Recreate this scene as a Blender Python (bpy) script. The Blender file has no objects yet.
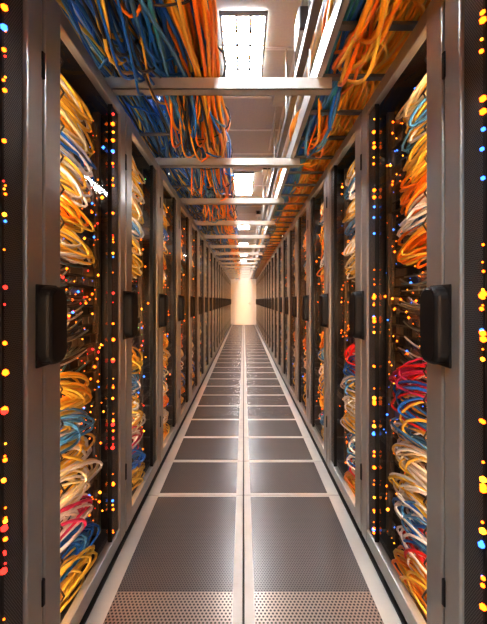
import bpy, bmesh, math, random
from mathutils import Vector, Matrix
sc = bpy.context.scene
COL = sc.collection
CH = 1.2
FP = 350.0
# ------------------------------------------------------------ materials
MATS = {}
def nodes(name):
    m = bpy.data.materials.new(name); m.use_nodes = True
    nt = m.node_tree; nt.nodes.clear()
    out = nt.nodes.new('ShaderNodeOutputMaterial')
    MATS[name] = m
    return m, nt, out
def pbr(name, col, rough=0.5, metal=0.0, noise=0.0, nscale=20, spec=0.5, bump=0.0, coat=0.0):
    m, nt, out = nodes(name)
    b = nt.nodes.new('ShaderNodeBsdfPrincipled')
    b.inputs['Base Color'].default_value = (*col, 1)
    b.inputs['Roughness'].default_value = rough
    b.inputs['Metallic'].default_value = metal
    b.inputs['Specular IOR Level'].default_value = spec
    b.inputs['Coat Weight'].default_value = coat
    nt.links.new(b.outputs[0], out.inputs[0])
    if noise > 0 or bump > 0:
        tc = nt.nodes.new('ShaderNodeTexCoord')
        n = nt.nodes.new('ShaderNodeTexNoise'); n.inputs['Scale'].default_value = nscale
        n.inputs['Detail'].default_value = 4
        nt.links.new(tc.outputs['Object'], n.inputs['Vector'])
        if noise > 0:
            mx = nt.nodes.new('ShaderNodeMix'); mx.data_type = 'RGBA'
            mx.inputs['A'].default_value = (*[c*(1-noise) for c in col], 1)
            mx.inputs['B'].default_value = (*[min(1, c*(1+noise)) for c in col], 1)
            nt.links.new(n.outputs['Fac'], mx.inputs['Factor'])
            nt.links.new(mx.outputs['Result'], b.inputs['Base Color'])
        if bump > 0:
            bp = nt.nodes.new('ShaderNodeBump'); bp.inputs['Strength'].default_value = bump
            nt.links.new(n.outputs['Fac'], bp.inputs['Height'])
            nt.links.new(bp.outputs[0], b.inputs['Normal'])
    return m
def emit(name, col, s):
    m, nt, out = nodes(name)
    e = nt.nodes.new('ShaderNodeEmission'); e.inputs[0].default_value = (*col, 1); e.inputs[1].default_value = s
    nt.links.new(e.outputs[0], out.inputs[0])
    return m
def perf(name, col, hole, pitch, rad, axes, rough=0.4, metal=0.5):
    """staggered round perforations in a metal sheet"""
    m, nt, out = nodes(name)
    L = nt.links.new
    b = nt.nodes.new('ShaderNodeBsdfPrincipled')
    b.inputs['Metallic'].default_value = metal
    b.inputs['Roughness'].default_value = rough
    tc = nt.nodes.new('ShaderNodeTexCoord')
    sp = nt.nodes.new('ShaderNodeSeparateXYZ'); L(tc.outputs['Object'], sp.inputs[0])
    def M(op, a, bb=None):
        n = nt.nodes.new('ShaderNodeMath'); n.operation = op
        for i, v in enumerate((a, bb)):
            if v is None: continue
            if isinstance(v, (int, float)): n.inputs[i].default_value = v
            else: L(v, n.inputs[i])
        return n.outputs[0]
    u = M('DIVIDE', sp.outputs[axes[0]], pitch); v = M('DIVIDE', sp.outputs[axes[1]], pitch*1.732)
    def dist(off):
        a = M('SUBTRACT', M('FRACT', M('ADD', u, 100+off)), 0.5)
        c = M('MULTIPLY', M('SUBTRACT', M('FRACT', M('ADD', v, 100+off)), 0.5), 1.732)
        return M('SQRT', M('ADD', M('MULTIPLY', a, a), M('MULTIPLY', c, c)))
    d = M('MINIMUM', dist(0.0), dist(0.5))
    f = M('LESS_THAN', d, rad)
    mx = nt.nodes.new('ShaderNodeMix'); mx.data_type = 'RGBA'
    mx.inputs['A'].default_value = (*col, 1); mx.inputs['B'].default_value = (*hole, 1)
    L(f, mx.inputs['Factor']); L(mx.outputs['Result'], b.inputs['Base Color'])
    L(M('MULTIPLY', M('SUBTRACT', 1.0, f), metal), b.inputs['Metallic'])
    L(M('ADD', M('MULTIPLY', f, 0.5), rough), b.inputs['Roughness'])
    L(b.outputs[0], out.inputs[0])
    return m
pbr('frame_metal', (0.34, 0.355, 0.345), 0.30, 0.5, 0.18, 6)
pbr('black_plastic', (0.006, 0.006, 0.007), 0.45, spec=.2)
pbr('dark_body', (0.02, 0.02, 0.021), 0.5)
pbr('server_metal', (0.10, 0.08, 0.055), 0.4, 0.4, 0.3, 30)
pbr('bay_metal', (0.21, 0.18, 0.13), 0.35, 0.4)
perf('black_mesh', (0.09, 0.092, 0.095), (0.005, 0.005, 0.005), 0.006, 0.33, (1, 2), 0.45, 0.2)
m, nt, out = nodes('door_glass')
tr = nt.nodes.new('ShaderNodeBsdfTransparent'); tr.inputs[0].default_value = (0.95, 0.95, 0.94, 1)
gl = nt.nodes.new('ShaderNodeBsdfGlossy'); gl.inputs['Roughness'].default_value = 0.03
lw = nt.nodes.new('ShaderNodeLayerWeight'); lw.inputs['Blend'].default_value = 0.22
ml = nt.nodes.new('ShaderNodeMath'); ml.operation='MULTIPLY'; ml.inputs[1].default_value=.7
mx = nt.nodes.new('ShaderNodeMixShader')
nt.links.new(lw.outputs['Fresnel'], ml.inputs[0])
nt.links.new(ml.outputs[0], mx.inputs[0]); nt.links.new(tr.outputs[0], mx.inputs[1]); nt.links.new(gl.outputs[0], mx.inputs[2])
nt.links.new(mx.outputs[0], out.inputs[0])
emit('led_orange', (1.0, 0.15, 0.008), 6)
emit('led_amber', (1.0, 0.30, 0.02), 6.5)
emit('led_blue', (0.05, 0.2, 1.0), 4.5)
emit('led_red', (1.0, 0.03, 0.02), 4.5)
emit('led_green', (0.25, 1.0, 0.25), 2.5)
emit('fill_warm', (1.0, 0.80, 0.55), 72)
emit('fill_amber', (1.0, 0.33, 0.05), 66)
for n, c in dict(yellow=(0.90, 0.60, 0.08), cream=(0.88, 0.80, 0.54), white=(0.88, 0.88, 0.90), orange=(0.92, 0.25, 0.01),
                 blue=(0.01, 0.15, 0.62), steel=(0.07, 0.26, 0.55), red=(0.80, 0.02, 0.02), magenta=(0.7, 0.04, 0.16), black=(0.02, 0.02, 0.025),  # steel darkened so the overhead bundle looks shadowed; shade is in the colour
                 teal=(0.03, 0.26, 0.38), gray=(0.30, 0.36, 0.28), amber=(0.95, 0.43, 0.02)).items():
    pbr('cable_'+n, c, 0.28, 0, 0)
pbr('galv', (0.43, 0.44, 0.43), 0.36, 0.6, 0.2, 15)
pbr('galv_dark', (0.16, 0.165, 0.17), 0.4, 0.6, 0.2, 15)
pbr('tile_frame', (0.47, 0.47, 0.45), 0.45, 0.2, 0.1, 8)
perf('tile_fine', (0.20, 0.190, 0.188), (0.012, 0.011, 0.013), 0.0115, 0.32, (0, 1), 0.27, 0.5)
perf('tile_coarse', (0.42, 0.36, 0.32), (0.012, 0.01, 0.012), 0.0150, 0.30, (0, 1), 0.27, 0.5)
pbr('subfloor', (0.02, 0.02, 0.02), 0.6)
pbr('ceiling_tile', (0.40, 0.39, 0.355), 0.85, 0, 0.10, 60, bump=0.1)
pbr('ceiling_grid', (0.60, 0.59, 0.56), 0.5)
pbr('wall_paint', (0.72, 0.72, 0.71), 0.8, 0, 0.05, 3)
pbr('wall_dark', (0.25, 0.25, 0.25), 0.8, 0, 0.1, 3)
pbr('door_paint', (0.72, 0.72, 0.71), 0.5)
emit('panel_light', (0.96, 0.98, 1.0), 95)
pbr('louver', (0.18, 0.18, 0.18), 0.5, 0.0)

# ------------------------------------------------------------ mesh builder
class MB:
    def __init__(s): s.v=[]; s.f=[]; s.m=[]; s.sm=[]; s.mats=[]
    def mi(s, n):
        if n not in s.mats: s.mats.append(n)
        return s.mats.index(n)
    def box(s, x0,x1,y0,y1,z0,z1, mat):
        if x0>x1: x0,x1=x1,x0
        b=len(s.v); k=s.mi(mat)
        s.v += [(x0,y0,z0),(x1,y0,z0),(x1,y1,z0),(x0,y1,z0),(x0,y0,z1),(x1,y0,z1),(x1,y1,z1),(x0,y1,z1)]
        for q in ((0,3,2,1),(4,5,6,7),(0,1,5,4),(1,2,6,5),(2,3,7,6),(3,0,4,7)):
            s.f.append(tuple(b+i for i in q)); s.m.append(k); s.sm.append(False)
    def bbox(s, x0,x1,y0,y1,z0,z1, mat, bev=0.004, seg=2):
        if x0>x1: x0,x1=x1,x0
        bm=bmesh.new(); bmesh.ops.create_cube(bm,size=1)
        for v in bm.verts: v.co=Vector(((x0+x1)/2+v.co.x*(x1-x0),(y0+y1)/2+v.co.y*(y1-y0),(z0+z1)/2+v.co.z*(z1-z0)))
        bmesh.ops.bevel(bm,geom=bm.edges[:],offset=bev,segments=seg,profile=0.5,affect='EDGES')
        s.addbm(bm,mat)
    def addbm(s,bm,mat,smooth=False):
        b=len(s.v);k=s.mi(mat); bm.verts.index_update()
        s.v+=[tuple(v.co) for v in bm.verts]
        for f in bm.faces:
            s.f.append(tuple(b+v.index for v in f.verts)); s.m.append(k); s.sm.append(smooth)
        bm.free()
    def octa(s,c,r,mat):
        b=len(s.v);k=s.mi(mat);x,y,z=c
        s.v+=[(x+r,y,z),(x-r,y,z),(x,y+r,z),(x,y-r,z),(x,y,z+r),(x,y,z-r)]
        for q in ((0,2,4),(2,1,4),(1,3,4),(3,0,4),(2,0,5),(1,2,5),(3,1,5),(0,3,5)):
            s.f.append(tuple(b+i for i in q)); s.m.append(k); s.sm.append(True)
    def ball(s,c,r,mat):
        bm=bmesh.new(); bmesh.ops.create_icosphere(bm,subdivisions=1,radius=r,matrix=Matrix.Translation(c)); s.addbm(bm,mat,True)
    def tube(s,pts,r,mat,n=5,closed=False):
        k=s.mi(mat); b=len(s.v); N=len(pts); P=[Vector(p) for p in pts]
        u=None
        for i in range(N):
            if closed: t=P[(i+1)%N]-P[i-1]
            else: t=P[min(i+1,N-1)]-P[max(i-1,0)]
            if t.length<1e-9: t=Vector((0,1,0))
            t.normalize()
            if u is None:
                u=t.orthogonal().normalized()
            u=(u-t*u.dot(t))
            if u.length<1e-6: u=t.orthogonal()
            u.normalize(); w=t.cross(u)
            for j in range(n):
                a=2*math.pi*j/n
                s.v.append(tuple(P[i]+(u*math.cos(a)+w*math.sin(a))*r))
        for i in range(N if closed else N-1):
            i2=(i+1)%N
            for j in range(n):
                j2=(j+1)%n
                s.f.append((b+i*n+j,b+i*n+j2,b+i2*n+j2,b+i2*n+j)); s.m.append(k); s.sm.append(True)
    def mesh(s,name):
        me=bpy.data.meshes.new(name); me.from_pydata(s.v,[],s.f)
        for n in s.mats: me.materials.append(MATS[n])
        me.polygons.foreach_set('material_index',s.m); me.polygons.foreach_set('use_smooth',s.sm)
        me.update(); return me
    def obj(s,name,loc=(0,0,0),parent=None):
        o=bpy.data.objects.new(name,s.mesh(name)); COL.objects.link(o); o.location=loc
        if parent: o.parent=parent
        return o

# ------------------------------------------------------------ server rack
W=0.717; PITCH=0.723; HR=2.15
def rack(s, seed, up, low, ledmix, dens=1.0, strip='fill_warm', edgeleds=None):
    """s=+1: front faces +X (left row); s=-1 mirrored. Origin at the front plane, near corner, floor."""
    r=random.Random(seed); B=MB()
    X=lambda d:-s*d      # depth behind front plane
    # cabinet shell
    B.box(X(.036),X(1.0),0,.012,.004,HR-.01,'dark_body')
    B.box(X(.036),X(1.0),W-.012,W,.004,HR-.01,'dark_body')
    B.box(X(.98),X(1.0),.012,W-.012,.004,HR-.01,'dark_body')
    B.box(X(.036),X(1.0),0,W,HR-.03,HR,'dark_body')
    B.box(X(.036),X(1.0),0,W,.0,.06,'dark_body')
    # door frame
    B.bbox(X(0),X(.035),.002,.094,.03,HR-.004,'frame_metal',.006)
    B.bbox(X(0),X(.035),W-.078,W-.002,.03,HR-.004,'frame_metal',.006)
    B.bbox(X(0.001),X(.034),.090,W-.074,HR-.060,HR-.005,'frame_metal',.004)
    B.bbox(X(0.001),X(.034),.090,W-.074,.031,.10,'frame_metal',.004)
    B.box(X(.012),X(.03),W-.158,W-.076,.10,HR-.060,'black_mesh')
    B.box(X(.008),X(.026),.094,.104,.10,HR-.060,'black_plastic')
    B.box(X(.008),X(.026),W-.166,W-.158,.10,HR-.060,'black_plastic')
    # glass
    k=B.mi('door_glass'); b=len(B.v)
    B.v+=[(X(.018),.10,.09),(X(.018),W-.16,.09),(X(.018),W-.16,HR-.055),(X(.018),.10,HR-.055)]
    B.f.append((b,b+1,b+2,b+3) if s>0 else (b+3,b+2,b+1,b)); B.m.append(k); B.sm.append(False)
    # hinges
    for z in (.3,1.85):
        B.bbox(X(-.005),X(.02),W-.010,W+.004,z,z+.08,'black_plastic',.003,1)
    # latch handle : back plate + rounded grip
    B.bbox(X(-.006),X(.004),-.045,.060,1.005,1.245,'black_plastic',.003)
    bm=bmesh.new(); y0h,y1h,z0h,z1h=-.043,.052,1.010,1.240; cr=.038
    ring=[]
    for (cy,cz,a0) in ((y1h-cr,z1h-cr,0),(y0h+cr,z1h-cr,90),(y0h+cr,z0h+cr,180),(y1h-cr,z0h+cr,270)):
        for i in range(6):
            a=math.radians(a0+i*18); ring.append((cy+cr*math.cos(a),cz+cr*math.sin(a)))
    cyc=(y0h+y1h)/2; czc=(z0h+z1h)/2
    prev=None
    for d,sc_ in ((-.004,1.0),(.028,1.0),(.036,.97),(.042,.90),(.045,.80)):
        cur=[bm.verts.new((X(-d),cyc+(p[0]-cyc)*sc_,czc+(p[1]-czc)*(1-(1-sc_)*.45))) for p in ring]
        if prev:
            for i in range(len(cur)):
                j=(i+1)%len(cur); bm.faces.new((prev[i],prev[j],cur[j],cur[i]))
        prev=cur
    bm.faces.new(prev)
    bmesh.ops.recalc_face_normals(bm,faces=bm.faces[:])
    B.addbm(bm,'black_plastic',False)
    # rails, servers
    for y in (.112,W-.05):
        B.box(X(.11),X(.14),y-.012,y+.012,.06,HR-.04,'bay_metal')
    z=.075
    y0,y1=.13,W-.065
    while z<HR-.14:
        h=r.choice((.044,.044,.088,.088,.132)); h=min(h,HR-.06-z)
        d=.125+r.uniform(-.008,.012)
        B.box(X(d),X(.75),y0,y1,z,z+h-.004,'server_metal')
        B.box(X(d-.012),X(d),y0,y0+.018,z+.002,z+h-.006,'bay_metal')
        B.box(X(d-.012),X(d),y1-.018,y1,z+.002,z+h-.006,'bay_metal')
        nb=r.choice((4,6,8,12)); w=(y1-y0-.05)/nb
        rows=max(1,int(h/.044))
        for i in range(nb):
            for q in range(rows):
                zz=z+.004+q*.043
                B.box(X(d-.006),X(d),y0+.025+i*w,y0+.025+(i+.82)*w,zz,zz+.032,'bay_metal' if r.random()<.4 else 'dark_body')
        n=int(r.randint(2,5)*rows*dens)
        for _ in range(n):
            c=r.choice(ledmix)
            B.octa((X(d-.012-r.uniform(0,.03)),r.uniform(y0+.03,y1-.01),z+r.uniform(.008,h-.008)),r.choice((.0025,.003,.004,.0065)),c)
        z+=h
    for i in range(16):
        B.octa((X(r.uniform(.035,.09)),W-.20+r.uniform(-.04,.03),r.uniform(.2,2.0)),r.uniform(.004,.009),r.choice(ledmix))
    if edgeleds:
        for i in range(50):
            B.ball((X(.004),W-.162+r.uniform(-.004,.004),r.uniform(.12,2.05)),r.choice((.003,.004,.006,.009)),r.choice(edgeleds))
    # added glowing strips, hidden by the near stile, to brighten cables and interior
    B.box(X(.040),X(.066),.040,.050,.15,HR-.15,strip)
    B.box(X(.072),X(.100),.040,.050,.15,HR-.15,'fill_amber')
    # cable looms : stacked drooping loops
    def loom(zc,pal,n,wid,amp):
        base=r.uniform(.030,.040)
        for i in range(n):
            w=wid*r.uniform(.66,1.08); a=amp*r.uniform(.7,1.25); dz=r.gauss(0,.014)
            dx=base+r.uniform(0,.055); tilt=r.uniform(-.02,.04); t0=r.uniform(-.35,0); t1=math.pi+r.uniform(.0,.5)
            pts=[]
            ph=r.uniform(0,6)
            for j in range(15):
                t=t0+(t1-t0)*j/14
                sy=math.sin(t)
                pts.append((X(dx+.010*math.sin(2*t+ph)+.03*(1-max(0,sy))), .112+w*sy if sy>0 else .112+w*sy*.2,
                            zc+dz+a*math.cos(t)-.05*max(0,sy)**2+tilt*sy))
            B.tube(pts,r.uniform(.0048,.0068),'cable_'+r.choice(pal),6)
        B.tube([(X(base+.02+.045*math.cos(q)),.125,zc+amp*.9+.03*math.sin(q)) for q in [i*math.pi/4 for i in range(8)]],.004,'cable_black',4,True)
    for zc,pal in up: loom(zc,pal,14,r.uniform(.24,.34),r.uniform(.030,.045))
    for zc,pal in low: loom(zc,pal,17,r.uniform(.28,.38),r.uniform(.045,.065))
    # patch leads in the middle
    for i in range(44):
        z0=r.uniform(.92,1.42); ye=r.uniform(.3,.58)
        pts=[]
        dr=r.uniform(.0,.035)
        for j in range(9):
            t=j/8
            pts.append((X(.05+.07*t),.11+(ye-.11)*t,z0-dr*math.sin(math.pi*t)))
        B.tube(pts,.0042,'cable_'+r.choice(('gray','gray','black','black','teal','white')),4)
    return B.mesh('server_rack')
Y='yellow';A='amber';C='cream';Wh='white';O='orange';Bl='blue';S='steel';Re='red';Mg='magenta'
def zz(a,b,n): return [a+(b-a)*i/(n-1) for i in range(n)]
OR=['led_orange']*8+['led_amber']*3
MIX=OR+['led_blue']*3+['led_red']+['led_green']
L1u=list(zip(zz(1.98,1.42,6),[[C,Y,Wh,C],[Y,Wh,Wh],[Y,Y,C],[Wh,S,C],[Y,Y,C],[Y,Y,C]]))
L1l=list(zip(zz(.86,.16,7),[[Y,Y,A],[Y,S,S,Wh],[Wh,Y,Y],[Wh,C,Y],[Wh,Wh,Wh,Mg],[Bl,Bl,S],[Y,Y,Y]]))
L2u=list(zip(zz(1.96,1.42,6),[[Y,Wh],[C,Y],[Wh,Bl],[Y,Wh],[Y,O],[Y,Wh]]))
L2l=list(zip(zz(.88,.16,7),[[Y,A],[C,Y],[Bl,S,C],[Wh,Y],[O,Y],[Wh,C],[Y,A]]))
L3u=list(zip(zz(1.9,1.45,5),[[C,A],[Y,A],[Wh,Y,C],[S,C],[Y,A]]))
L3l=list(zip(zz(.8,.2,6),[[O,A],[Y,C],[Wh,C],[Bl,Y],[O,Y],[Y]]))
R1u=list(zip(zz(1.98,1.42,6),[[C,Y,Wh],[Wh,Wh,S],[Y,Y,C],[Bl,S,Wh,S],[Wh,Re,Wh,Y,Y],[Y,Wh,C]]))
R1l=list(zip(zz(.92,.16,8),[[Re,Mg,Re,Wh],[Bl,Re,S,Y],[S,Wh,Y],[C,Wh,Y],[Y,Wh],[Bl,Wh,S],[Wh,Wh,Bl,Re],[O,A,Y]]))
R2u=list(zip(zz(1.96,1.42,6),[[Y,C],[S,Wh,Y],[Y,Y],[O,A],[S,Wh],[Y,O]]))
R2l=list(zip(zz(.9,.16,7),[[A,O],[S,Y],[Wh,C],[Re,Bl,Y],[Y,A],[S,Wh],[C,Y]]))
SA='fill_amber'
meshL=[rack(1,1001,L1u,L1l,MIX,1.2),rack(1,1002,L2u,L2l,OR+['led_blue'],2.0),rack(1,1003,L3u,L3l,OR+['led_blue'],2.4,strip=SA)]
meshR=[rack(-1,2001,R1u,R1l,OR+['led_blue'],1.2),rack(-1,2002,R2u,R2l,OR+['led_red'],2.0),rack(-1,2003,L3u,L3l,OR+['led_blue'],2.4,strip=SA)]
meshL0=rack(1,1000,L2u,L1l,OR+['led_red']*3+['led_blue']*2,1.6,edgeleds=OR+['led_red']*3+['led_blue'])
meshR0=rack(-1,2000,R2u,R1l,OR+['led_blue']*4,1.6,edgeleds=OR+['led_blue']*3)
seq=[1,0,0,1,2,1,0,2,1,2,0,1,2,0,1,2,1,0,2,1,0,0,1]
for k in range(-2,21):
    y=1.038+PITCH*k
    for sd in (-1,1):
        if k<=0: me=meshL0 if sd<0 else meshR0
        else:
            q={1:0,2:1,3:2}.get(k,seq[k]); me=(meshL if sd<0 else meshR)[q]
        o=bpy.data.objects.new('server_rack',me); COL.objects.link(o)
        o.location=(sd*.59,y,0)
YE=1.038+PITCH*21
# ------------------------------------------------------------ room
XW=1.72; ZC=3.0; YB=-2.6; YF=YE+.75
def slab(name,x0,x1,y0,y1,z0,z1,mat):
    B=MB(); B.box(x0,x1,y0,y1,z0,z1,mat); return B.obj(name)
slab('floor',-XW-.1,XW+.1,YB-.1,YF+.1,-.12,-.004,'subfloor')
slab('ceiling',-XW-.1,XW+.1,YB-.1,YF+.1,ZC,ZC+.1,'ceiling_tile')
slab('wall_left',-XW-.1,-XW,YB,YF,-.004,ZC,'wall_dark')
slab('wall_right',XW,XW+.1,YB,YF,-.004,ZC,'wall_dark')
slab('wall_back',-XW,XW,YF,YF+.1,-.004,ZC,'wall_paint')
slab('wall_front',-XW,XW,YB-.1,YB,-.004,ZC,'wall_paint')
# door at the end of the aisle
B=MB()
B.bbox(-.46,-.41,YF-.05,YF-.001,0,2.12,'door_paint',.004)
B.bbox(.41,.46,YF-.05,YF-.001,0,2.12,'door_paint',.004)
B.bbox(-.46,.46,YF-.05,YF-.001,2.07,2.14,'door_paint',.004)
B.bbox(-.405,.405,YF-.035,YF-.001,.0,2.065,'door_paint',.004)
B.box(.30,.33,YF-.06,YF-.035,.95,1.10,'galv'); B.bbox(.22,.33,YF-.08,YF-.06,1.03,1.05,'galv',.003)
B.obj('door_1')
# ceiling grid
B=MB()
for x in [-1.42,-.82,-.22,.38,.98,1.58]: B.box(x-.012,x+.012,YB,YF,ZC-.008,ZC,'ceiling_grid')
y=-2.3
while y<YF:
    B.box(-XW,XW,y-.012,y+.012,ZC-.0081,ZC,'ceiling_grid'); y+=.6
B.obj('ceiling_grid')
# floor tiles
B=MB()
ys=[1.248-.906*i for i in (4,3,2,1,0)]+[2.154+.453*i for i in range(0,34)]
ys=[q for q in ys if q<YF-.01 and q>YB]+[YF-.002]
ys=[YB+.002]+ys
for a,b in zip(ys[:-1],ys[1:]):
    if b-a<.12: continue
    for sd in (-1,1):
        B.bbox(sd*.004,sd*.588,a+.003,b-.003,-.004,0.0,'tile_frame',.0015,1)
        e=.022
        x0,x1=sd*.044,sd*.520
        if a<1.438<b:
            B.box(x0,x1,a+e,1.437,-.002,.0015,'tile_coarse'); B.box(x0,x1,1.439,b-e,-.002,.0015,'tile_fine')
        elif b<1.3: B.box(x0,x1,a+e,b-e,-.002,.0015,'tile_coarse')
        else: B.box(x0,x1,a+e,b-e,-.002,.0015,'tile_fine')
    for sd in (-1,1):
        B.box(sd*.592,sd*(XW-.002),a+.003,b-.003,-.004,-.0005,'subfloor')
B.obj('floor_tiles')
# ------------------------------------------------------------ ceiling lights
def light(x,y0,y1,w=.27):
    B=MB(); x0,x1=x-w/2,x+w/2; z=ZC-.008
    B.box(x0,x1,y0,y1,z-.010,z-.006,'panel_light')
    t=.016
    for (a,b,c,d) in ((x0-t,x0,y0-t,y1+t),(x1,x1+t,y0-t,y1+t),(x0,x1,y0-t,y0),(x0,x1,y1,y1+t)):
        B.box(a,b,c,d,z-.026,z,'louver')
    for i in (1,2): B.box(x0+w*i/3-.007,x0+w*i/3+.007,y0,y1,z-.022,z-.011,'louver')
    n=max(2,int(round((y1-y0)/.12)))
    for i in range(1,n): 
        yy=y0+(y1-y0)*i/n; B.box(x0,x1,yy-.006,yy+.006,z-.022,z-.012,'louver')
    B.obj('ceiling_light')
for a,b in ((-1.9,-1.0),(-.5,.4),(2.18,2.82),(4.9,5.9),(7.9,8.8),(10.9,11.8),(13.5,14.1),(15.75,16.1)):  # first two, behind the camera, are unseen and added to brighten the aisle
    light(0.0,a,b)
for a in (.9,5.0,9.0,13.0):
    light(-1.15,a,a+1.2); light(1.15,a,a+1.2)  # side panels above the racks, added to wash the cables with light
# ------------------------------------------------------------ overhead steelwork
def channel_x(B,x0,x1,y,z0,z1,w=.05,t=.004):
    B.box(x0,x1,y-w/2,y-w/2+t,z0,z1,'galv'); B.box(x0,x1,y+w/2-t,y+w/2,z0,z1,'galv')
    B.box(x0,x1,y-w/2,y+w/2,z0,z0+t,'galv')
barY=[-.3,.65,1.605]+[2.50+.98*i for i in range(14)]
barY=[b for b in barY if b<YF-.3]
B=MB()
for y in barY:
    channel_x(B,-.70,.40,y,HR+.002,HR+.055)
    for x in (-.60,.37):
        B.tube([(x,y,HR+.03),(x,y,ZC)],.005,'galv',6)
        B.bbox(x-.012,x+.012,y-.012,y+.012,HR+.055,HR+.07,'galv',.002,1)
y0,y1=-.9,YF-.05
ZT=HR+.057
for x in (.335,.80):       # right cable ladder rails
    B.box(x-.003,x+.003,y0,y1,ZT,ZT+.11,'galv')
    B.box(x-.003,x+.022,y0,y1,ZT,ZT+.004,'galv'); B.box(x-.003,x+.022,y0,y1,ZT+.106,ZT+.11,'galv')
yy=y0+.1
while yy<y1:
    B.box(.338,.797,yy-.015,yy+.015,ZT+.004,ZT+.018,'galv_dark'); yy+=.30
for y in barY[::2]:
    for x in (.32,.815): B.tube([(x,y+.1,ZT+.05),(x,y+.1,ZC)],.005,'galv',6)
for x in (-.80,):
    B.box(x-.003,x+.003,y0,y1,ZT,ZT+.06,'galv_dark')
yy=y0+.1
while yy<y1:
    B.box(-.80,-.45,yy-.012,yy+.012,ZT,ZT+.012,'galv_dark'); yy+=.49
B.box(-.453,-.447,y0,y1,ZT-.001,ZT+.02,'galv_dark')
# second thin rail
B.bbox(.285,.325,y0,y1,HR+.27,HR+.31,'galv_dark',.004,1)
for y in barY: B.tube([(.305,y,HR+.31),(.305,y,ZC)],.005,'galv',6)
# junction boxes fixed to the framework
B.bbox(.27,.36,1.72,1.86,HR+.36,HR+.50,'galv',.01); B.tube([(.315,1.79,HR+.5),(.315,1.79,ZC)],.02,'galv',10)
B.bbox(.275,.355,1.705,1.722,HR+.375,HR+.485,'dark_body',.004)
B.tube([(.315,1.79,HR+.31),(.315,1.79,HR+.36)],.012,'galv',8)
for y in (2.9,4.6,7.0):
    B.bbox(.25,.36,y,y+.2,ZC-.09,ZC-.0005,'galv',.008); B.tube([(.30,y+.2,ZC-.05),(.30,y+1.2,ZC-.05)],.011,'galv',8)
    B.bbox(.26,.35,y-.006,y+.002,ZC-.08,ZC-.02,'dark_body',.002,1)
B.obj('cable_tray_framework')
B=MB()
for x,z,rr in ((.46,ZC-.16,.03),(.56,ZC-.14,.022),(.66,ZC-.2,.035)):
    B.tube([(x,y0,z),(x,y1,z)],rr,'galv',12)
    for y in barY: B.box(x-.008,x+.008,y-.01,y+.01,z,ZC,'galv')
B.obj('conduit_pipes')
# ------------------------------------------------------------ overhead cables
def run(B,n,xc,zc,rx,rz,pal,seed,y0=-.9,y1=YF-.2,wander=.02,rad=(.006,.010),floor_z=None,twist=.25,pinch=.2,step=.075,sag=0):
    r=random.Random(seed)
    for i in range(n):
        a0=r.uniform(0,2*math.pi); q=math.sqrt(r.random()); 
        ph=[r.uniform(0,6.28) for _ in range(4)]; rr=r.uniform(*rad); tw=r.gauss(0,twist)
        mat='cable_'+r.choice(pal)
        pts=[]; y=y0
        while y<=y1:
            a=a0+tw*y*1.3
            p=1+pinch*math.sin(y*math.pi*2/.98-.6)
            sg=math.sin(math.pi*((y-2.5)/.98))**2
            x=xc+rx*q*p*math.cos(a)+wander*(math.sin(y*2.1+ph[0])+.6*math.sin(y*4.7+ph[1]))
            z=zc+rz*q*p*math.sin(a)+wander*.6*(math.sin(y*2.7+ph[2])+.5*math.sin(y*5.3+ph[3]))
            if floor_z is not None: z=max(z,floor_z+rr)
            z-=sag*sg
            pts.append((x,y,z)); y+=step*(1 if y<6 else 2)
        B.tube(pts,rr,mat,6)
TF=HR+.058
def loops(B,n,yr,xr,zr,rxr,ryr,pal,rad,seed,zmin):
    r=random.Random(seed)
    for i in range(n):
        yc=r.uniform(*yr); xc=r.uniform(*xr); zc=r.uniform(*zr); rx=r.uniform(*rxr); ry=r.uniform(*ryr)
        tl=r.uniform(-.6,.4); ph=r.uniform(0,6)
        pts=[(xc+rx*math.cos(t),yc+ry*math.sin(t),max(zmin,zc+tl*rx*math.cos(t)+.04*math.sin(2*t+ph))) for t in [q*math.pi/10 for q in range(20)]]
        B.tube(pts,rad*r.uniform(.8,1.2),'cable_'+r.choice(pal),6,True)
def swags(B,n,yr,xr,drop,pal,rad,seed,dxm=.08):
    """slack cables hanging between the cross struts"""
    r=random.Random(seed)
    for i in range(n):
        ya=r.uniform(*yr); L=r.uniform(.35,.8); x=r.uniform(*xr); dx=r.uniform(-dxm,dxm); d=r.uniform(*drop)
        pts=[]
        for j in range(13):
            t=j/12
            pts.append((x+dx*t+.02*math.sin(6*t+i),ya+L*t,TF+.07-(d+.07)*math.sin(math.pi*t)**1.3))
        B.tube(pts,rad*r.uniform(.8,1.2),'cable_'+r.choice(pal),6)
B=MB()
run(B,105,-.33,TF+.13,.11,.12,('steel','blue','steel','teal','blue','cream','steel','blue','amber'),11,floor_z=TF,sag=.05,wander=.024)
run(B,75,-.20,TF+.12,.075,.11,('amber','orange','orange','amber','yellow','blue','orange','steel'),12,floor_z=TF,sag=.05,wander=.022)
for y in [barY[0]+.49*i for i in range(34)]:
    if y>YF-.5: break
    B.tube([(-.27+.19*math.cos(q*math.pi/8),y,TF+.11+.135*math.sin(q*math.pi/8)) for q in range(16)],.005,'cable_black',4,True)
loops(B,60,(.9,7.0),(-.40,-.18),(TF+.0,TF+.2),(.06,.13),(.12,.3),('blue','steel','orange','amber','black','steel','blue'),.006,99,TF-.03)
swags(B,22,(1.65,1.75),(-.42,-.18),(.02,.15),('blue','steel','blue','orange','amber','black'),.006,301)
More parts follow.
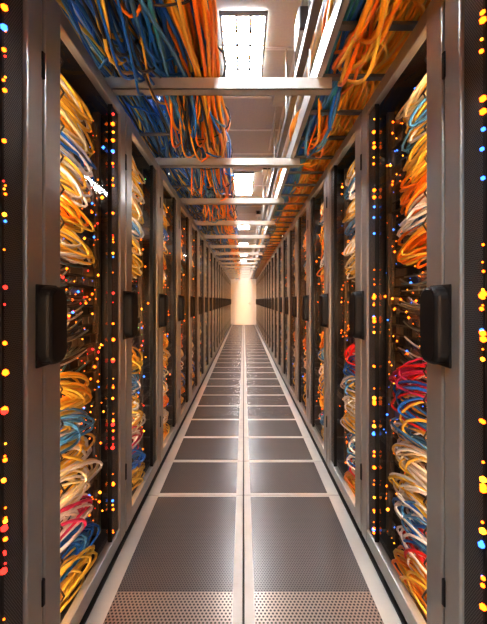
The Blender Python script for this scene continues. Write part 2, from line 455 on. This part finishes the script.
swags(B,18,(2.55,2.7),(-.42,-.18),(.02,.14),('blue','steel','orange','amber'),.006,302)
swags(B,16,(3.5,3.7),(-.42,-.18),(.02,.12),('blue','steel','orange','amber'),.006,312)
B.obj('overhead_cable_bundle')
B=MB()
run(B,60,-.60,TF+.09,.13,.07,('blue','blue','steel','black','yellow','steel'),21,wander=.035,rad=(.005,.009),floor_z=TF+.014)
loops(B,80,(.9,7.0),(-.66,-.46),(TF+.04,TF+.2),(.05,.11),(.08,.22),('blue','blue','steel','yellow','black','steel'),.0065,77,TF+.02)
swags(B,22,(.9,1.2),(-.51,-.40),(.02,.14),('blue','steel','black','yellow','blue'),.006,303,.03)
B.obj('overhead_cable_bundle')
B=MB()
run(B,110,.56,TF+.12,.19,.10,('amber','orange','amber','yellow','amber','yellow'),31,wander=.03,rad=(.006,.010),floor_z=TF+.02,twist=.15)
run(B,30,.42,TF+.05,.06,.03,('blue','steel','blue','teal'),32,wander=.012,floor_z=TF+.02)
loops(B,170,(.8,8.0),(.46,.66),(TF+.03,TF+.24),(.06,.15),(.08,.26),('amber','orange','amber','yellow'),.0085,78,TF+.03)
swags(B,22,(.9,1.2),(.40,.51),(.02,.13),('amber','orange','yellow'),.008,304,.03)
swags(B,14,(1.7,2.0),(.40,.50),(.02,.10),('amber','orange','blue','steel'),.008,305,.03)
B.obj('overhead_cable_bundle')
# ------------------------------------------------------------ world, camera
w=bpy.data.worlds.new('World'); sc.world=w; w.use_nodes=True
w.node_tree.nodes['Background'].inputs[0].default_value=(.5,.5,.55,1); w.node_tree.nodes['Background'].inputs[1].default_value=.1
cd=bpy.data.cameras.new('camera'); cam=bpy.data.objects.new('camera',cd); COL.objects.link(cam)
cam.location=(0,0,CH); cam.rotation_euler=(math.radians(90),0,0)
cd.sensor_fit='VERTICAL'; cd.sensor_height=24; cd.lens=24*FP/624; cd.shift_y=-12/624; cd.clip_start=.02
sc.camera=cam
sc.view_settings.view_transform='Standard'
sc.view_settings.exposure=0.15
sc.view_settings.gamma=0.88
